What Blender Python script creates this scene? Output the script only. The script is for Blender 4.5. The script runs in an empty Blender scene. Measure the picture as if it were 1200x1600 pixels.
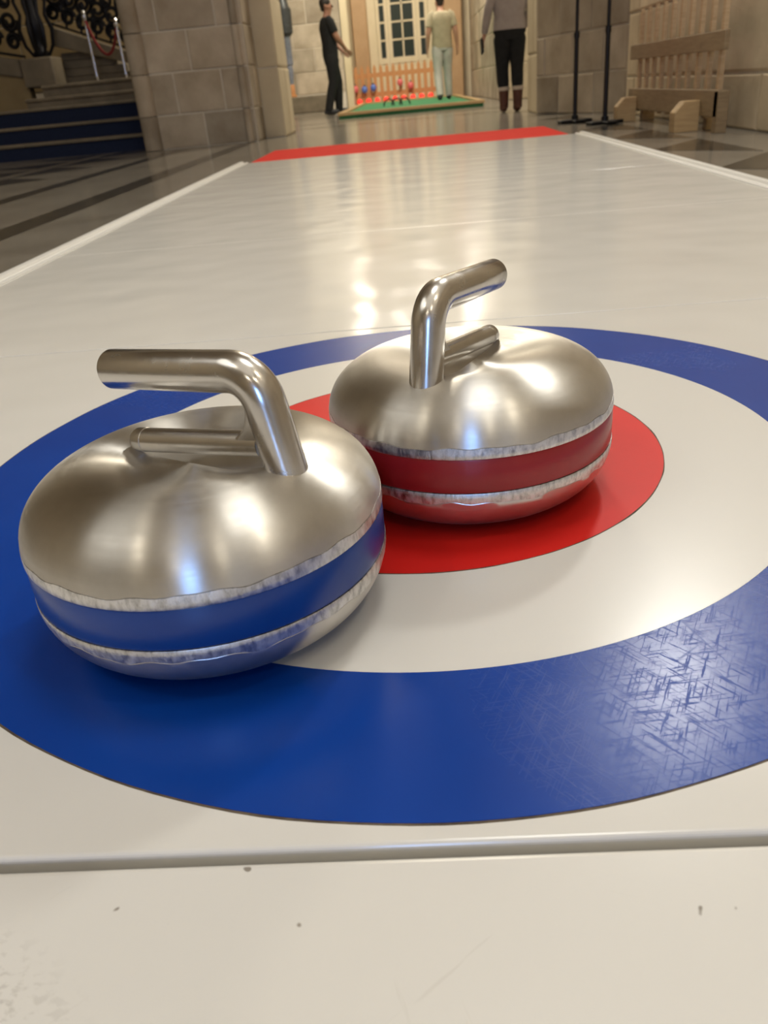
import bpy, bmesh, math, random
from mathutils import Vector, Matrix
random.seed(7)
SC = bpy.context.scene
COL = SC.collection
R = math.radians
PI = math.pi

# ------------------------------------------------------------------ camera
FPX = 1256.7                                   # focal length in pixels of the 1200x1600 frame
CAM = Vector((0.0035, -0.7726, 0.3403))
YAW, PITCH, ROLL = -0.0686, 0.4847, -0.0947
cd = bpy.data.cameras.new('camera')
cam = bpy.data.objects.new('camera', cd); COL.objects.link(cam)
fw = Vector((math.sin(YAW)*math.cos(PITCH), math.cos(YAW)*math.cos(PITCH), -math.sin(PITCH)))
r0 = Vector((math.cos(YAW), -math.sin(YAW), 0)); u0 = r0.cross(fw)
rr = r0*math.cos(ROLL) + u0*math.sin(ROLL); uu = u0*math.cos(ROLL) - r0*math.sin(ROLL)
M = Matrix((rr, uu, -fw)).transposed().to_4x4(); M.translation = CAM
cam.matrix_world = M
cd.sensor_fit = 'VERTICAL'; cd.sensor_height = 36; cd.sensor_width = 27
cd.lens = 36*FPX/1600
cd.clip_start = 0.02; cd.clip_end = 200
cd.dof.use_dof = True; cd.dof.focus_distance = 0.66; cd.dof.aperture_fstop = 12.0
SC.camera = cam

# ------------------------------------------------------------------ world, lights, exposure
w = bpy.data.worlds.new('hall_air'); SC.world = w; w.use_nodes = True
w.node_tree.nodes['Background'].inputs[0].default_value = (1.0, 0.88, 0.72, 1)
w.node_tree.nodes['Background'].inputs[1].default_value = 0.10
SC.view_settings.view_transform = 'Standard'; SC.view_settings.look = 'None'
SC.view_settings.gamma = 1; SC.view_settings.use_curve_mapping = False
SC.view_settings.exposure = -0.12
SC.cycles.max_bounces = 6; SC.cycles.diffuse_bounces = 3; SC.cycles.glossy_bounces = 3; SC.cycles.transmission_bounces = 2
SC.cycles.caustics_reflective = False; SC.cycles.caustics_refractive = False

def area(name, loc, target, size, power, col, size_y=None):
    l = bpy.data.lights.new(name, 'AREA'); l.energy = power; l.color = col
    if size_y: l.shape = 'RECTANGLE'; l.size = size; l.size_y = size_y
    else: l.shape = 'DISK'; l.size = size
    o = bpy.data.objects.new(name, l); COL.objects.link(o)
    o.location = loc
    o.rotation_euler = (Vector(target)-Vector(loc)).to_track_quat('-Z', 'Y').to_euler()
    return o
WARM = (1.0, 0.91, 0.74); SOFT = (1.0, 0.985, 0.915); COOL = (0.22, 0.46, 1.0)
area('overhead_area_light', (0.7, 0.9, 5.7), (0.4, 0.8, 0), 1.6, 74, SOFT)
area('overhead_area_light', (-4.6, -0.8, 5.6), (-4.8, -0.8, 0), 4.0, 70, SOFT)  # added unseen fill: brightens the left hall mirrored in the steel
area('overhead_area_light', (0.3, 10.2, 5.6), (0.2, 10.0, 0), 1.5, 290, WARM)
area('overhead_area_light', (-0.4, -2.0, 5.4), (-0.1, -0.6, 0), 4.0, 20, SOFT)  # added unseen fill from above and behind the camera
area('overhead_area_light', (0.0, 16.5, 4.6), (0.0, 19.0, 0.8), 1.5, 250, WARM)
area('wall_lamp', (1.50, 3.35, 3.25), (0.15, -0.2, 0), 0.36, 50, SOFT)
area('cool_window', (-0.15, -5.6, 1.5), (0.0, 0.0, 0.1), 0.7, 60, COOL, 1.9)
def bulb(loc, p, r=.06):
    l = bpy.data.lights.new('chandelier_bulb', 'POINT'); l.energy = p; l.color = WARM; l.shadow_soft_size = r
    o = bpy.data.objects.new('chandelier_bulb', l); COL.objects.link(o); o.location = loc
for q in ((.9, -3.0, 3.4), (1.4, -1.0, 3.2), (-1.9, -1.4, 3.5), (-.9, -4.0, 3.6)): bulb(q, 30, .04)
for q in ((-.95, 13.0, 3.2), (-.35, 13.4, 3.9), (.15, 12.8, 3.3), (.65, 13.2, 4.3), (-.6, 12.6, 4.6), (.95, 13.1, 3.0)): bulb(q, 24, .07)

# ------------------------------------------------------------------ node helpers
def mat(name, col=(.8,.8,.8), rough=.5, metal=0.0, spec=.5):
    m = bpy.data.materials.new(name); m.use_nodes = True
    b = m.node_tree.nodes['Principled BSDF']
    b.inputs['Base Color'].default_value = (*col, 1); b.inputs['Roughness'].default_value = rough
    b.inputs['Metallic'].default_value = metal; b.inputs['Specular IOR Level'].default_value = spec
    return m
def nt(m): return m.node_tree, m.node_tree.nodes['Principled BSDF']
def node(t, kind, **kw):
    n = t.nodes.new(kind)
    for k, v in kw.items():
        if k.startswith('i_'): n.inputs[k[2:].replace('_', ' ')].default_value = v
        else: setattr(n, k, v)
    return n
def coords(t, scale=(1,1,1), kind='Object', rot=(0,0,0), loc=(0,0,0), vt='POINT'):
    c = t.nodes.new('ShaderNodeTexCoord'); mp = t.nodes.new('ShaderNodeMapping'); mp.vector_type = vt
    mp.inputs['Scale'].default_value = scale; mp.inputs['Rotation'].default_value = rot; mp.inputs['Location'].default_value = loc
    t.links.new(c.outputs[kind], mp.inputs['Vector']); return mp.outputs['Vector']
def noise(t, vec, scale=5, detail=4, rough=.55, dist=0):
    n = t.nodes.new('ShaderNodeTexNoise'); t.links.new(vec, n.inputs['Vector'])
    n.inputs['Scale'].default_value = scale; n.inputs['Detail'].default_value = detail
    n.inputs['Roughness'].default_value = rough; n.inputs['Distortion'].default_value = dist
    return n.outputs['Fac']
def ramp(t, fac, stops):
    r = t.nodes.new('ShaderNodeValToRGB'); t.links.new(fac, r.inputs['Fac'])
    e = r.color_ramp.elements
    while len(e) < len(stops): e.new(.5)
    for x, (p, c) in zip(e, stops):
        x.position = p; x.color = (*c, 1) if isinstance(c, tuple) else (c, c, c, 1)
    return r.outputs['Color']
def math_(t, op, a, b):
    n = t.nodes.new('ShaderNodeMath'); n.operation = op
    for i, v in enumerate((a, b)):
        if isinstance(v, (int, float)): n.inputs[i].default_value = v
        else: t.links.new(v, n.inputs[i])
    return n.outputs[0]
def mix(t, fac, a, b):
    n = t.nodes.new('ShaderNodeMix'); n.data_type = 'RGBA'
    for k, v in (('Factor', fac), ('A', a), ('B', b)):
        s = [i for i in n.inputs if i.name == k and (i.type == ('VALUE' if k == 'Factor' else 'RGBA'))][0]
        if isinstance(v, (int, float)): s.default_value = v
        elif isinstance(v, tuple): s.default_value = (*v, 1)
        else: t.links.new(v, s)
    return [o for o in n.outputs if o.type == 'RGBA'][0]
def bump(t, b, h, strength=.2, dist=.01):
    n = t.nodes.new('ShaderNodeBump'); n.inputs['Strength'].default_value = strength; n.inputs['Distance'].default_value = dist
    t.links.new(h, n.inputs['Height']); t.links.new(n.outputs['Normal'], b.inputs['Normal'])

# ------------------------------------------------------------------ materials
def mottled(name, c1, c2, rough=.5, scale=4, bmp=0.0, bscale=30, spec=.5, obj_random=0.0, metal=0):
    m = mat(name, c1, rough, metal, spec); t, b = nt(m)
    v = coords(t)
    if obj_random:
        oi = t.nodes.new('ShaderNodeObjectInfo')
        cw = t.nodes.new('ShaderNodeTexCoord'); ad = t.nodes.new('ShaderNodeVectorMath'); ad.operation = 'ADD'
        geo = t.nodes.new('ShaderNodeNewGeometry')
        cb = t.nodes.new('ShaderNodeCombineXYZ')
        t.links.new(oi.outputs['Random'], cb.inputs[0]); 
        t.links.new(geo.outputs['Position'], ad.inputs[0]); t.links.new(cb.outputs[0], ad.inputs[1]); v = ad.outputs[0]
    f = noise(t, v, scale, 5)
    c = ramp(t, f, [(.3, c1), (.7, c2)])
    if obj_random:
        hs = t.nodes.new('ShaderNodeHueSaturation'); t.links.new(c, hs.inputs['Color'])
        val = math_(t, 'ADD', math_(t, 'MULTIPLY', oi.outputs['Random'], obj_random), 1-obj_random/2)
        t.links.new(val, hs.inputs['Value']); c = hs.outputs['Color']
    t.links.new(c, b.inputs['Base Color'])
    if bmp: bump(t, b, noise(t, v, bscale, 5), bmp, .01)
    return m

def scratches(t, vec_kind='Object', dens=((.3, 75, 3), (1.25, 90, 4), (2.25, 70, 3)), thr=.655):
    tot = None
    for a, sx, sy in dens:
        v = coords(t, (1/sx, 1/sy, 1), vec_kind, (0, 0, a), (0, 0, 0), 'TEXTURE')
        f = noise(t, v, 2.2, 3, .6, .15)
        s = ramp(t, f, [(thr, 0.0), (thr+.03, 1.0)])
        tot = s if tot is None else math_(t, 'MAXIMUM', tot, s)
    return tot

def hdpe(name, dirty=False, waves=.3, rough=.25):
    m = mat(name, (.80, .78, .74), rough, 0, .5); t, b = nt(m)
    v = coords(t)
    c = ramp(t, noise(t, v, 2.0, 2), [(.25, (.79, .768, .728)), (.75, (.82, .80, .762))])
    if dirty:
        sp = noise(t, coords(t, (1, 1, 1)), 95, 1, .5)
        specks = ramp(t, sp, [(.765, 0.0), (.80, 1.0)])
        cx = coords(t, (5.5, 8.0, 1), 'Object', (0, 0, 0), (1.75, 5.0, 0))
        g = t.nodes.new('ShaderNodeTexGradient'); g.gradient_type = 'SPHERICAL'; t.links.new(cx, g.inputs[0])
        d = ramp(t, noise(t, coords(t, (1, 1.6, 1)), 120, 4, .6), [(.52, 0.0), (.60, 1.0)])
        patch = math_(t, 'MULTIPLY', d, ramp(t, g.outputs['Fac'], [(.0, 0.0), (.5, .8)]))
        specks = math_(t, 'MAXIMUM', specks, patch)
        c = mix(t, math_(t, 'MULTIPLY', specks, .75), c, (.16, .12, .08))
        c = mix(t, math_(t, 'MULTIPLY', scratches(t, thr=.71), .12), c, (.40, .36, .30))
    t.links.new(c, b.inputs['Base Color'])
    bump(t, b, noise(t, v, 6.0, 1, .4), waves, .004)
    return m
M_ICE = hdpe('white_plastic', False, .9, .16); M_RAIL = mottled('rail_plastic', (.82, .80, .76), (.86, .84, .80), .35, 5); M_ICE_D = hdpe('white_plastic_worn', True, .05)

def inlay(name, c1, c2, rough):
    m = mat(name, c1, rough, 0, .36); t, b = nt(m)
    v = coords(t)
    c = ramp(t, noise(t, v, 6, 4), [(.3, c1), (.7, c2)])
    sc = scratches(t, thr=.66)
    fine = scratches(t, dens=((.7, 330, 14), (1.7, 380, 16), (2.7, 350, 15)), thr=.585)
    g = t.nodes.new('ShaderNodeTexGradient'); g.gradient_type = 'SPHERICAL'
    t.links.new(coords(t, (5.5, 7.0, 1), 'Object', (0, 0, 0), (-1.05, 2.66, 0)), g.inputs[0])
    wear = math_(t, 'ADD', ramp(t, g.outputs['Fac'], [(.0, 0.0), (.7, 1.0)]), ramp(t, noise(t, v, 3.2, 3), [(.54, 0.0), (.74, .7)]))
    s2 = math_(t, 'MAXIMUM', math_(t, 'MULTIPLY', fine, wear), math_(t, 'MULTIPLY', sc, math_(t, 'MULTIPLY', wear, .35)))
    c = mix(t, math_(t, 'MULTIPLY', s2, .008), c, (.62, .64, .72))
    t.links.new(c, b.inputs['Base Color'])
    t.links.new(math_(t, 'ADD', math_(t, 'MULTIPLY', s2, .18), rough), b.inputs['Roughness'])
    bump(t, b, math_(t, 'ADD', math_(t, 'MULTIPLY', s2, .3), noise(t, v, 9, 2)), .12, .002)
    return m
M_BLUE = inlay('blue_inlay', (.001, .046, .33), (.002, .056, .375), .26)
M_RED = inlay('red_inlay', (.70, .014, .010), (.78, .021, .015), .42)
M_RED.node_tree.nodes['Principled BSDF'].inputs['Specular IOR Level'].default_value = .25
M_WINLAY = hdpe('white_inlay', False, .08)
M_JOINT = mottled('dirty_joint', (.05, .035, .025), (.16, .12, .08), .8, 60)
M_REDMAT = mottled('red_mat', (.74, .026, .014), (.80, .036, .02), .8, 8, spec=.15)

def brushed(name, base, rough, aniso, streak=1.0, dull=0.0):
    m = mat(name, base, rough, 1.0); t, b = nt(m)
    b.inputs['Anisotropic'].default_value = aniso; b.inputs['Anisotropic Rotation'].default_value = .25
    tg = t.nodes.new('ShaderNodeTangent'); tg.direction_type = 'RADIAL'; tg.axis = 'Z'
    t.links.new(tg.outputs[0], b.inputs['Tangent'])
    # lathe rings: noise over (radius, height)
    c = t.nodes.new('ShaderNodeTexCoord'); sep = t.nodes.new('ShaderNodeSeparateXYZ'); t.links.new(c.outputs['Object'], sep.inputs[0])
    rad = math_(t, 'SQRT', math_(t, 'ADD', math_(t, 'MULTIPLY', sep.outputs[0], sep.outputs[0]), math_(t, 'MULTIPLY', sep.outputs[1], sep.outputs[1])), 0)
    cb = t.nodes.new('ShaderNodeCombineXYZ'); t.links.new(rad, cb.inputs[0]); t.links.new(sep.outputs[2], cb.inputs[1])
    sc = t.nodes.new('ShaderNodeVectorMath'); sc.operation = 'SCALE'; sc.inputs['Scale'].default_value = 420*streak
    t.links.new(cb.outputs[0], sc.inputs[0])
    rings = noise(t, sc.outputs[0], 1.0, 3, .6)
    cl = noise(t, coords(t), 16, 5, .65)
    col = ramp(t, cl, [(.3, tuple(x*.88 for x in base)), (.7, tuple(min(1, x*1.08) for x in base))])
    t.links.new(col, b.inputs['Base Color'])
    grain = noise(t, coords(t), 140, 4, .7)
    rg = math_(t, 'ADD', math_(t, 'MULTIPLY', math_(t, 'ADD', rings, grain), .12), math_(t, 'ADD', math_(t, 'MULTIPLY', cl, .16), rough-.20))
    t.links.new(rg, b.inputs['Roughness'])
    bump(t, b, rings, .03, .002)
    return m
M_SHELL = brushed('brushed_steel', (.63, .605, .565), .36, .97)
M_LOWER = brushed('brushed_steel_underside', (.68, .65, .61), .33, .5)
def rimmat():
    m = mat('filed_steel_rim', (.72, .70, .67), .42, 1.0); t, b = nt(m)
    c = t.nodes.new('ShaderNodeTexCoord'); sep = t.nodes.new('ShaderNodeSeparateXYZ'); t.links.new(c.outputs['Object'], sep.inputs[0])
    ang = math_(t, 'ARCTAN2', sep.outputs[1], sep.outputs[0])
    cb = t.nodes.new('ShaderNodeCombineXYZ'); t.links.new(math_(t, 'MULTIPLY', ang, 26.0), cb.inputs[0]); t.links.new(math_(t, 'MULTIPLY', sep.outputs[2], 90.0), cb.inputs[1])
    f = noise(t, cb.outputs[0], 1.0, 4, .65)
    t.links.new(ramp(t, f, [(.32, (.42, .41, .40)), (.55, (.78, .76, .73)), (.75, (.90, .89, .87))]), b.inputs['Base Color'])
    t.links.new(ramp(t, f, [(.3, .28), (.7, .58)]), b.inputs['Roughness'])
    bump(t, b, f, .25, .002)
    return m
M_RIM = rimmat()
M_HANDLE = mat('polished_steel', (.64, .615, .585), .17, 1.0)
t, b = nt(M_HANDLE); f = noise(t, coords(t, (1, 1, 1)), 60, 5, .6); t.links.new(ramp(t, f, [(.3, .16), (.7, .29)]), b.inputs['Roughness'])
M_HANDLE_DULL = mottled('satin_steel', (.50, .475, .44), (.60, .575, .54), .27, 40, metal=1)
def bandmat(name, c1, c2):
    m = mottled(name, c1, c2, .30, 12); t, b = nt(m)
    return m
M_BBLUE = bandmat('blue_tape', (.003, .042, .23), (.005, .055, .28))
M_BRED = bandmat('red_tape', (.30, .010, .012), (.37, .018, .018))

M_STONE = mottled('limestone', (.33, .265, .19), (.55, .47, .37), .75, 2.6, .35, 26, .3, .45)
M_STONE_YDIM = mottled('dimmed_yellow_limestone', (.27, .195, .10), (.38, .285, .15), .75, 3, .3, 26, .3, .3)  # yellow stone, darkened so its colour carries the dim stair light
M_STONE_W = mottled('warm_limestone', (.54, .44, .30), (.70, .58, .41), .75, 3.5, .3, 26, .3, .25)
M_STONE_LIT = mottled('lit_limestone', (.62, .52, .36), (.72, .62, .45), .7, 3, .25, 24, .3, .15)  # paler limestone: warm light on the side faces put into the colour
M_MORTAR = mottled('lime_mortar', (.66, .60, .50), (.76, .70, .60), .9, 12, .3, 60)
M_PLASTER = mottled('pale_plaster', (.52, .43, .30), (.60, .51, .37), .85, 2)
M_CEIL = mottled('ceiling_plaster', (.58, .50, .38), (.66, .58, .46), .9, 1.5)
M_FLOOR = mottled('grey_flagstone', (.20, .178, .148), (.29, .262, .222), .17, 3, .04, 8, .5)
M_FDARK = mottled('dark_marble', (.040, .036, .030), (.075, .068, .058), .14, 5, .03, 8, .5)
M_CARPET = mottled('navy_stair_carpet', (.006, .012, .040), (.010, .020, .060), .95, 50)
M_STEP = mottled('worn_step_stone', (.15, .122, .085), (.24, .198, .14), .6, 5, .2, 30)  # step stone darkened a little for the dim stair area
M_IRON = mat('wrought_iron', (.012, .012, .016), .45, .6)
M_CHROME = mat('chrome', (.80, .80, .82), .15, 1.0)
M_ROPE = mottled('red_velvet_rope', (.16, .012, .014), (.24, .02, .02), .8, 40)
M_BLACK = mat('black_metal', (.010, .010, .011), .42, .3)
def woodmat(name, c1, c2):
    m = mat(name, c1, .55); t, b = nt(m)
    v = coords(t, (3, 3, 30)); f = noise(t, v, 2.5, 5, .6, .6)
    t.links.new(ramp(t, f, [(.3, c1), (.7, c2)]), b.inputs['Base Color']); bump(t, b, f, .1, .004); return m
M_WOOD = woodmat('pine_board', (.40, .255, .115), (.52, .35, .17))
M_WOODD = woodmat('weathered_board', (.22, .150, .080), (.33, .235, .13))
M_PICKET = woodmat('pale_picket', (.46, .31, .17), (.60, .43, .26))
M_ORANGE = woodmat('orange_picket', (.45, .19, .07), (.56, .26, .10))
M_TURF = mottled('green_turf', (.04, .20, .085), (.07, .28, .12), .9, 60, .4, 200)
M_CREAM = mottled('cream_paint', (.66, .55, .36), (.72, .61, .42), .4, 4)
M_OAK = mottled('honey_wood', (.40, .245, .12), (.48, .31, .17), .45, 3)
M_PANE = mat('dark_pane', (.020, .028, .020), .35, 0, .25)
M_SKIN = mottled('skin', (.36, .17, .11), (.42, .21, .14), .5, 10)
M_SKINL = mottled('skin_light', (.50, .26, .18), (.55, .30, .21), .5, 10)
M_HAIR = mottled('dark_hair', (.012, .008, .006), (.03, .02, .014), .6, 60)
M_TBLACK = mottled('black_cotton', (.006, .006, .007), (.012, .012, .013), .9, 20)
M_TBEIGE = mottled('beige_cotton', (.40, .345, .235), (.48, .42, .29), .9, 12)
M_JEAN = mottled('pale_grey_denim', (.46, .45, .42), (.60, .59, .55), .9, 10)
M_TMAUVE = mottled('mauve_grey_cotton', (.35, .295, .275), (.45, .39, .365), .9, 8)
M_BOOT = mottled('brown_leather', (.085, .028, .016), (.13, .045, .026), .5, 12)
M_FUR = mottled('cream_fur', (.55, .45, .36), (.7, .6, .5), .95, 60)
M_SHOE = mottled('dark_shoe', (.02, .022, .024), (.05, .05, .055), .6, 20)
M_SHOEG = mottled('grey_shoe', (.16, .15, .13), (.25, .23, .20), .6, 20)
M_EYE = mat('eye', (.02, .015, .012), .2)
M_POSTB = mottled('blue_grey_metal', (.20, .22, .29), (.30, .32, .40), .35, 20, metal=.4)
M_POSTD = mottled('dark_grey_metal', (.035, .04, .042), (.07, .075, .08), .4, 20, metal=.4)
def glow(name, col, s):
    m = mat(name, col, .4); t, b = nt(m); b.inputs['Emission Color'].default_value = (*col, 1); b.inputs['Emission Strength'].default_value = s; return m
M_GRED = glow('red_lamp_glass', (1.0, .04, .03), .8)
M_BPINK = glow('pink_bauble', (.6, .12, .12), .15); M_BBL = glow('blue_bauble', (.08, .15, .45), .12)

# ------------------------------------------------------------------ mesh helpers
class MB:
    def __init__(s): s.v = []; s.f = []
    def add(s, vs, fs):
        o = len(s.v); s.v += [tuple(x) for x in vs]; s.f += [tuple(i+o for i in f) for f in fs]; return s
    def box(s, x0, x1, y0, y1, z0, z1, mtx=None):
        vs = [Vector((x, y, z)) for z in (z0, z1) for y in (y0, y1) for x in (x0, x1)]
        if mtx is not None: vs = [mtx @ p for p in vs]
        return s.add(vs, [(0,2,3,1),(4,5,7,6),(0,1,5,4),(2,6,7,3),(0,4,6,2),(1,3,7,5)])
    def prism(s, poly, axis, a0, a1):
        n = len(poly)
        def P(p, a): return {'x': (a, p[0], p[1]), 'y': (p[0], a, p[1]), 'z': (p[0], p[1], a)}[axis]
        vs = [P(p, a0) for p in poly] + [P(p, a1) for p in poly]
        return s.add(vs, [tuple(range(n))[::-1], tuple(range(n, 2*n))] + [(i, (i+1) % n, (i+1) % n+n, i+n) for i in range(n)])
    def lathe(s, prof, seg=96, c=(0,0,0), caps=True):
        vs = [(c[0]+r*math.cos(2*PI*k/seg), c[1]+r*math.sin(2*PI*k/seg), c[2]+z) for r, z in prof for k in range(seg)]
        fs = [(i*seg+k, i*seg+(k+1) % seg, (i+1)*seg+(k+1) % seg, (i+1)*seg+k) for i in range(len(prof)-1) for k in range(seg)]
        if caps: fs += [tuple(range(seg))[::-1], tuple((len(prof)-1)*seg+k for k in range(seg))]
        return s.add(vs, fs)
    def tube(s, pts, rad, seg=8, caps=True):
        pts = [Vector(p) for p in pts]; n = len(pts)
        rads = rad if isinstance(rad, (list, tuple)) else [rad]*n
        tan = [((pts[min(i+1, n-1)]-pts[max(i-1, 0)]).normalized()) for i in range(n)]
        ref = Vector((0, 0, 1)) if abs(tan[0].z) < .9 else Vector((1, 0, 0))
        nrm = (ref - tan[0]*ref.dot(tan[0])).normalized()
        vs = []
        for i in range(n):
            nrm = (nrm - tan[i]*nrm.dot(tan[i])).normalized(); bi = tan[i].cross(nrm)
            vs += [pts[i]+(nrm*math.cos(2*PI*k/seg)+bi*math.sin(2*PI*k/seg))*rads[i] for k in range(seg)]
        fs = [(i*seg+k, i*seg+(k+1) % seg, (i+1)*seg+(k+1) % seg, (i+1)*seg+k) for i in range(n-1) for k in range(seg)]
        if caps: fs += [tuple(range(seg))[::-1], tuple((n-1)*seg+k for k in range(seg))]
        return s.add(vs, fs)
    def sphere(s, c, rx, ry=None, rz=None, seg=16, rings=10):
        ry = ry or rx; rz = rz or rx
        prof = [(math.sin(PI*i/rings), -math.cos(PI*i/rings)) for i in range(1, rings)]
        vs = [(c[0]+r*rx*math.cos(2*PI*k/seg), c[1]+r*ry*math.sin(2*PI*k/seg), c[2]+z*rz) for r, z in prof for k in range(seg)]
        n = len(prof); vs += [(c[0], c[1], c[2]-rz), (c[0], c[1], c[2]+rz)]
        fs = [(i*seg+k, i*seg+(k+1) % seg, (i+1)*seg+(k+1) % seg, (i+1)*seg+k) for i in range(n-1) for k in range(seg)]
        fs += [(n*seg, (k+1) % seg, k) for k in range(seg)] + [((n-1)*seg+k, (n-1)*seg+(k+1) % seg, n*seg+1) for k in range(seg)]
        return s.add(vs, fs)
    def mesh(s, name, smooth=None, bevel=0, bseg=2):
        me = bpy.data.meshes.new(name); me.from_pydata(s.v, [], s.f)
        bm = bmesh.new(); bm.from_mesh(me); bmesh.ops.recalc_face_normals(bm, faces=bm.faces)
        if bevel:
            ed = [e for e in bm.edges if len(e.link_faces) == 2 and e.calc_face_angle(0) > .6]
            bmesh.ops.bevel(bm, geom=ed, offset=bevel, segments=bseg, affect='EDGES', profile=.5, clamp_overlap=True)
        if smooth is not None:
            for f in bm.faces: f.smooth = True
            for e in bm.edges:
                if len(e.link_faces) == 2 and e.calc_face_angle(0) > smooth: e.smooth = False
        bm.to_mesh(me); bm.free(); return me
    def build(s, name, m, parent=None, smooth=None, bevel=0, bseg=2, loc=None):
        return link(name, s.mesh(name, smooth, bevel, bseg), m, parent, loc)
def link(name, me, m, parent=None, loc=None):
    o = bpy.data.objects.new(name, me); COL.objects.link(o)
    if m and not me.materials: me.materials.append(m)
    if parent: o.parent = parent
    if loc: o.location = loc
    return o
def tag(o, label=None, cat=None, group=None, kind=None):
    for k, v in (('label', label), ('category', cat), ('group', group), ('kind', kind)):
        if v: o[k] = v
    return o
def thing(name, label, cat, loc=(0,0,0), rz=0, group=None):
    o = bpy.data.objects.new(name, None); COL.objects.link(o); o.empty_display_size = .05
    o.location = loc; o.rotation_euler = (0, 0, rz); return tag(o, label, cat, group)
def struct(name, mb, m, label=None, **kw): return tag(mb.build(name, m, **kw), label, kind='structure')

# ------------------------------------------------------------------ the hall
FZ = -0.025                                     # stone floor; the white panels lie on it, top at z = 0
floor = struct('floor', MB().box(-7.5, 4.5, -6.5, 22.0, FZ-.1, FZ), M_FLOOR, 'polished grey stone floor of the hall')
def slab(poly, name='dark_tile'):
    MB().prism(poly, 'z', FZ-.004, FZ+.0008).build(name, M_FDARK, floor)
def band(x0, x1, y0, y1): slab([(x0, y0), (x1, y0), (x1, y1), (x0, y1)], 'dark_band')
for k in range(6):
    y0 = -2 + k*1.75; y1 = min(y0+1.747, 7.65)
    if y1 > y0: band(-1.60, -1.45, y0, y1); band(-2.21, -2.08, y0, y1)
for k in range(-2, 8):
    yc = 3.33 + (k-1)*.90
    if yc < 7.9 and yc > -2: slab([(1.11, yc), (1.46, yc-.42), (1.46, yc+.42)], 'dark_triangle_tile')
    yl = 6.55 + (k-5)*.90
    if yl > -2: slab([(-2.48, yl+.35), (-2.95, yl-.15), (-2.95, yl+.75)], 'dark_triangle_tile'); slab([(-3.75, yl+.30), (-3.10, yl-.10), (-3.10, yl+.62)], 'dark_triangle_tile')
for y in (9.6, 10.9, 13.4, 15.2): band(-3.3, 1.2, y, y+.22)

ceil = struct('ceiling', MB().box(-7.5, 4.5, -6.5, 22.0, 6.2, 6.4), M_CEIL, 'high pale plaster ceiling')

UNIT = {}
def block_mesh(m):
    if m.name not in UNIT:
        e = .03
        mb = MB(); mb.add([(-.5,0,-.5),(.5,0,-.5),(.5,0,.5),(-.5,0,.5),(-.5,.7,-.5),(.5,.7,-.5),(.5,.7,.5),(-.5,.7,.5),(-.5+e,1,-.5+e),(.5-e,1,-.5+e),(.5-e,1,.5-e),(-.5+e,1,.5-e)],
            [(3,2,1,0),(0,1,5,4),(1,2,6,5),(2,3,7,6),(3,0,4,7),(4,5,9,8),(5,6,10,9),(6,7,11,10),(7,4,8,11),(8,9,10,11)])
        UNIT[m.name] = mb.mesh('stone_block'); UNIT[m.name].materials.append(m)
    return UNIT[m.name]
def stone_face(parent, p0, p1, normal, zs, blen, m, proud=.010, gap=.014, jit=.004):
    """blocks in courses on the vertical face from p0 to p1; normal points out of the wall"""
    p0 = Vector((*p0, 0)); p1 = Vector((*p1, 0)); L = (p1-p0).length; d = (p1-p0)/L; n = Vector((*normal, 0)).normalized()
    ang = math.atan2(-n.x, n.y)
    for ci in range(len(zs)-1):
        x = -(blen*.5 if ci % 2 else 0.0)
        while x < L-.02:
            a, b_ = max(x, 0), min(x+blen*random.uniform(.85, 1.15), L)
            if L-b_ < .1: b_ = L
            if b_-a > .05:
                o = bpy.data.objects.new('stone_block', block_mesh(m)); COL.objects.link(o)
                c = p0 + d*((a+b_)/2)
                o.location = (c.x, c.y, (zs[ci]+zs[ci+1])/2); o.rotation_euler = (0, 0, ang)
                o.scale = (b_-a-gap, proud+random.uniform(-jit, jit), zs[ci+1]-zs[ci]-gap); o.parent = parent
            x = b_ if b_ > x else x+blen
ZS = [FZ, .27, .62, .955, 1.30, 1.65, 2.0]
# big left pier with moulded corners, and on its far side the pilaster, coloured as if lit
pier = struct('wall_left_pier', MB().box(-2.43, -1.45, 7.74, 9.0, FZ, 6.2), M_MORTAR, 'broad weathered limestone pier left of the white lane')
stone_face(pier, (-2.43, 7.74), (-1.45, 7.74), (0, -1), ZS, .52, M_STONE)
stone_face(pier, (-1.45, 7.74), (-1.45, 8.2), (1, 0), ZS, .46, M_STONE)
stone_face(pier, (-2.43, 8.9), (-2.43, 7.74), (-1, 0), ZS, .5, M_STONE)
for x, r_ in ((-2.47, .085), (-1.52, .035)):
    for i in range(len(ZS)-1):
        MB().tube([(x, 7.73, ZS[i]+.004), (x, 7.73, ZS[i+1]-.004)], r_, 14).build('corner_moulding', M_STONE, pier, smooth=.7)
pil = struct('wall_left_pilaster', MB().box(-1.45, -1.25, 8.22, 9.0, FZ, 6.2), M_MORTAR, 'limestone pilaster coloured as if lit beside the broad pier')
stone_face(pil, (-1.45, 8.22), (-1.24, 8.22), (0, -1), [FZ, .60, 1.2, 1.8, 2.4], .4, M_STONE_LIT)
stone_face(pil, (-1.25, 8.22), (-1.25, 9.0), (1, 0), [FZ, .60, 1.2, 1.8, 2.4], .5, M_STONE_LIT)
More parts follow.
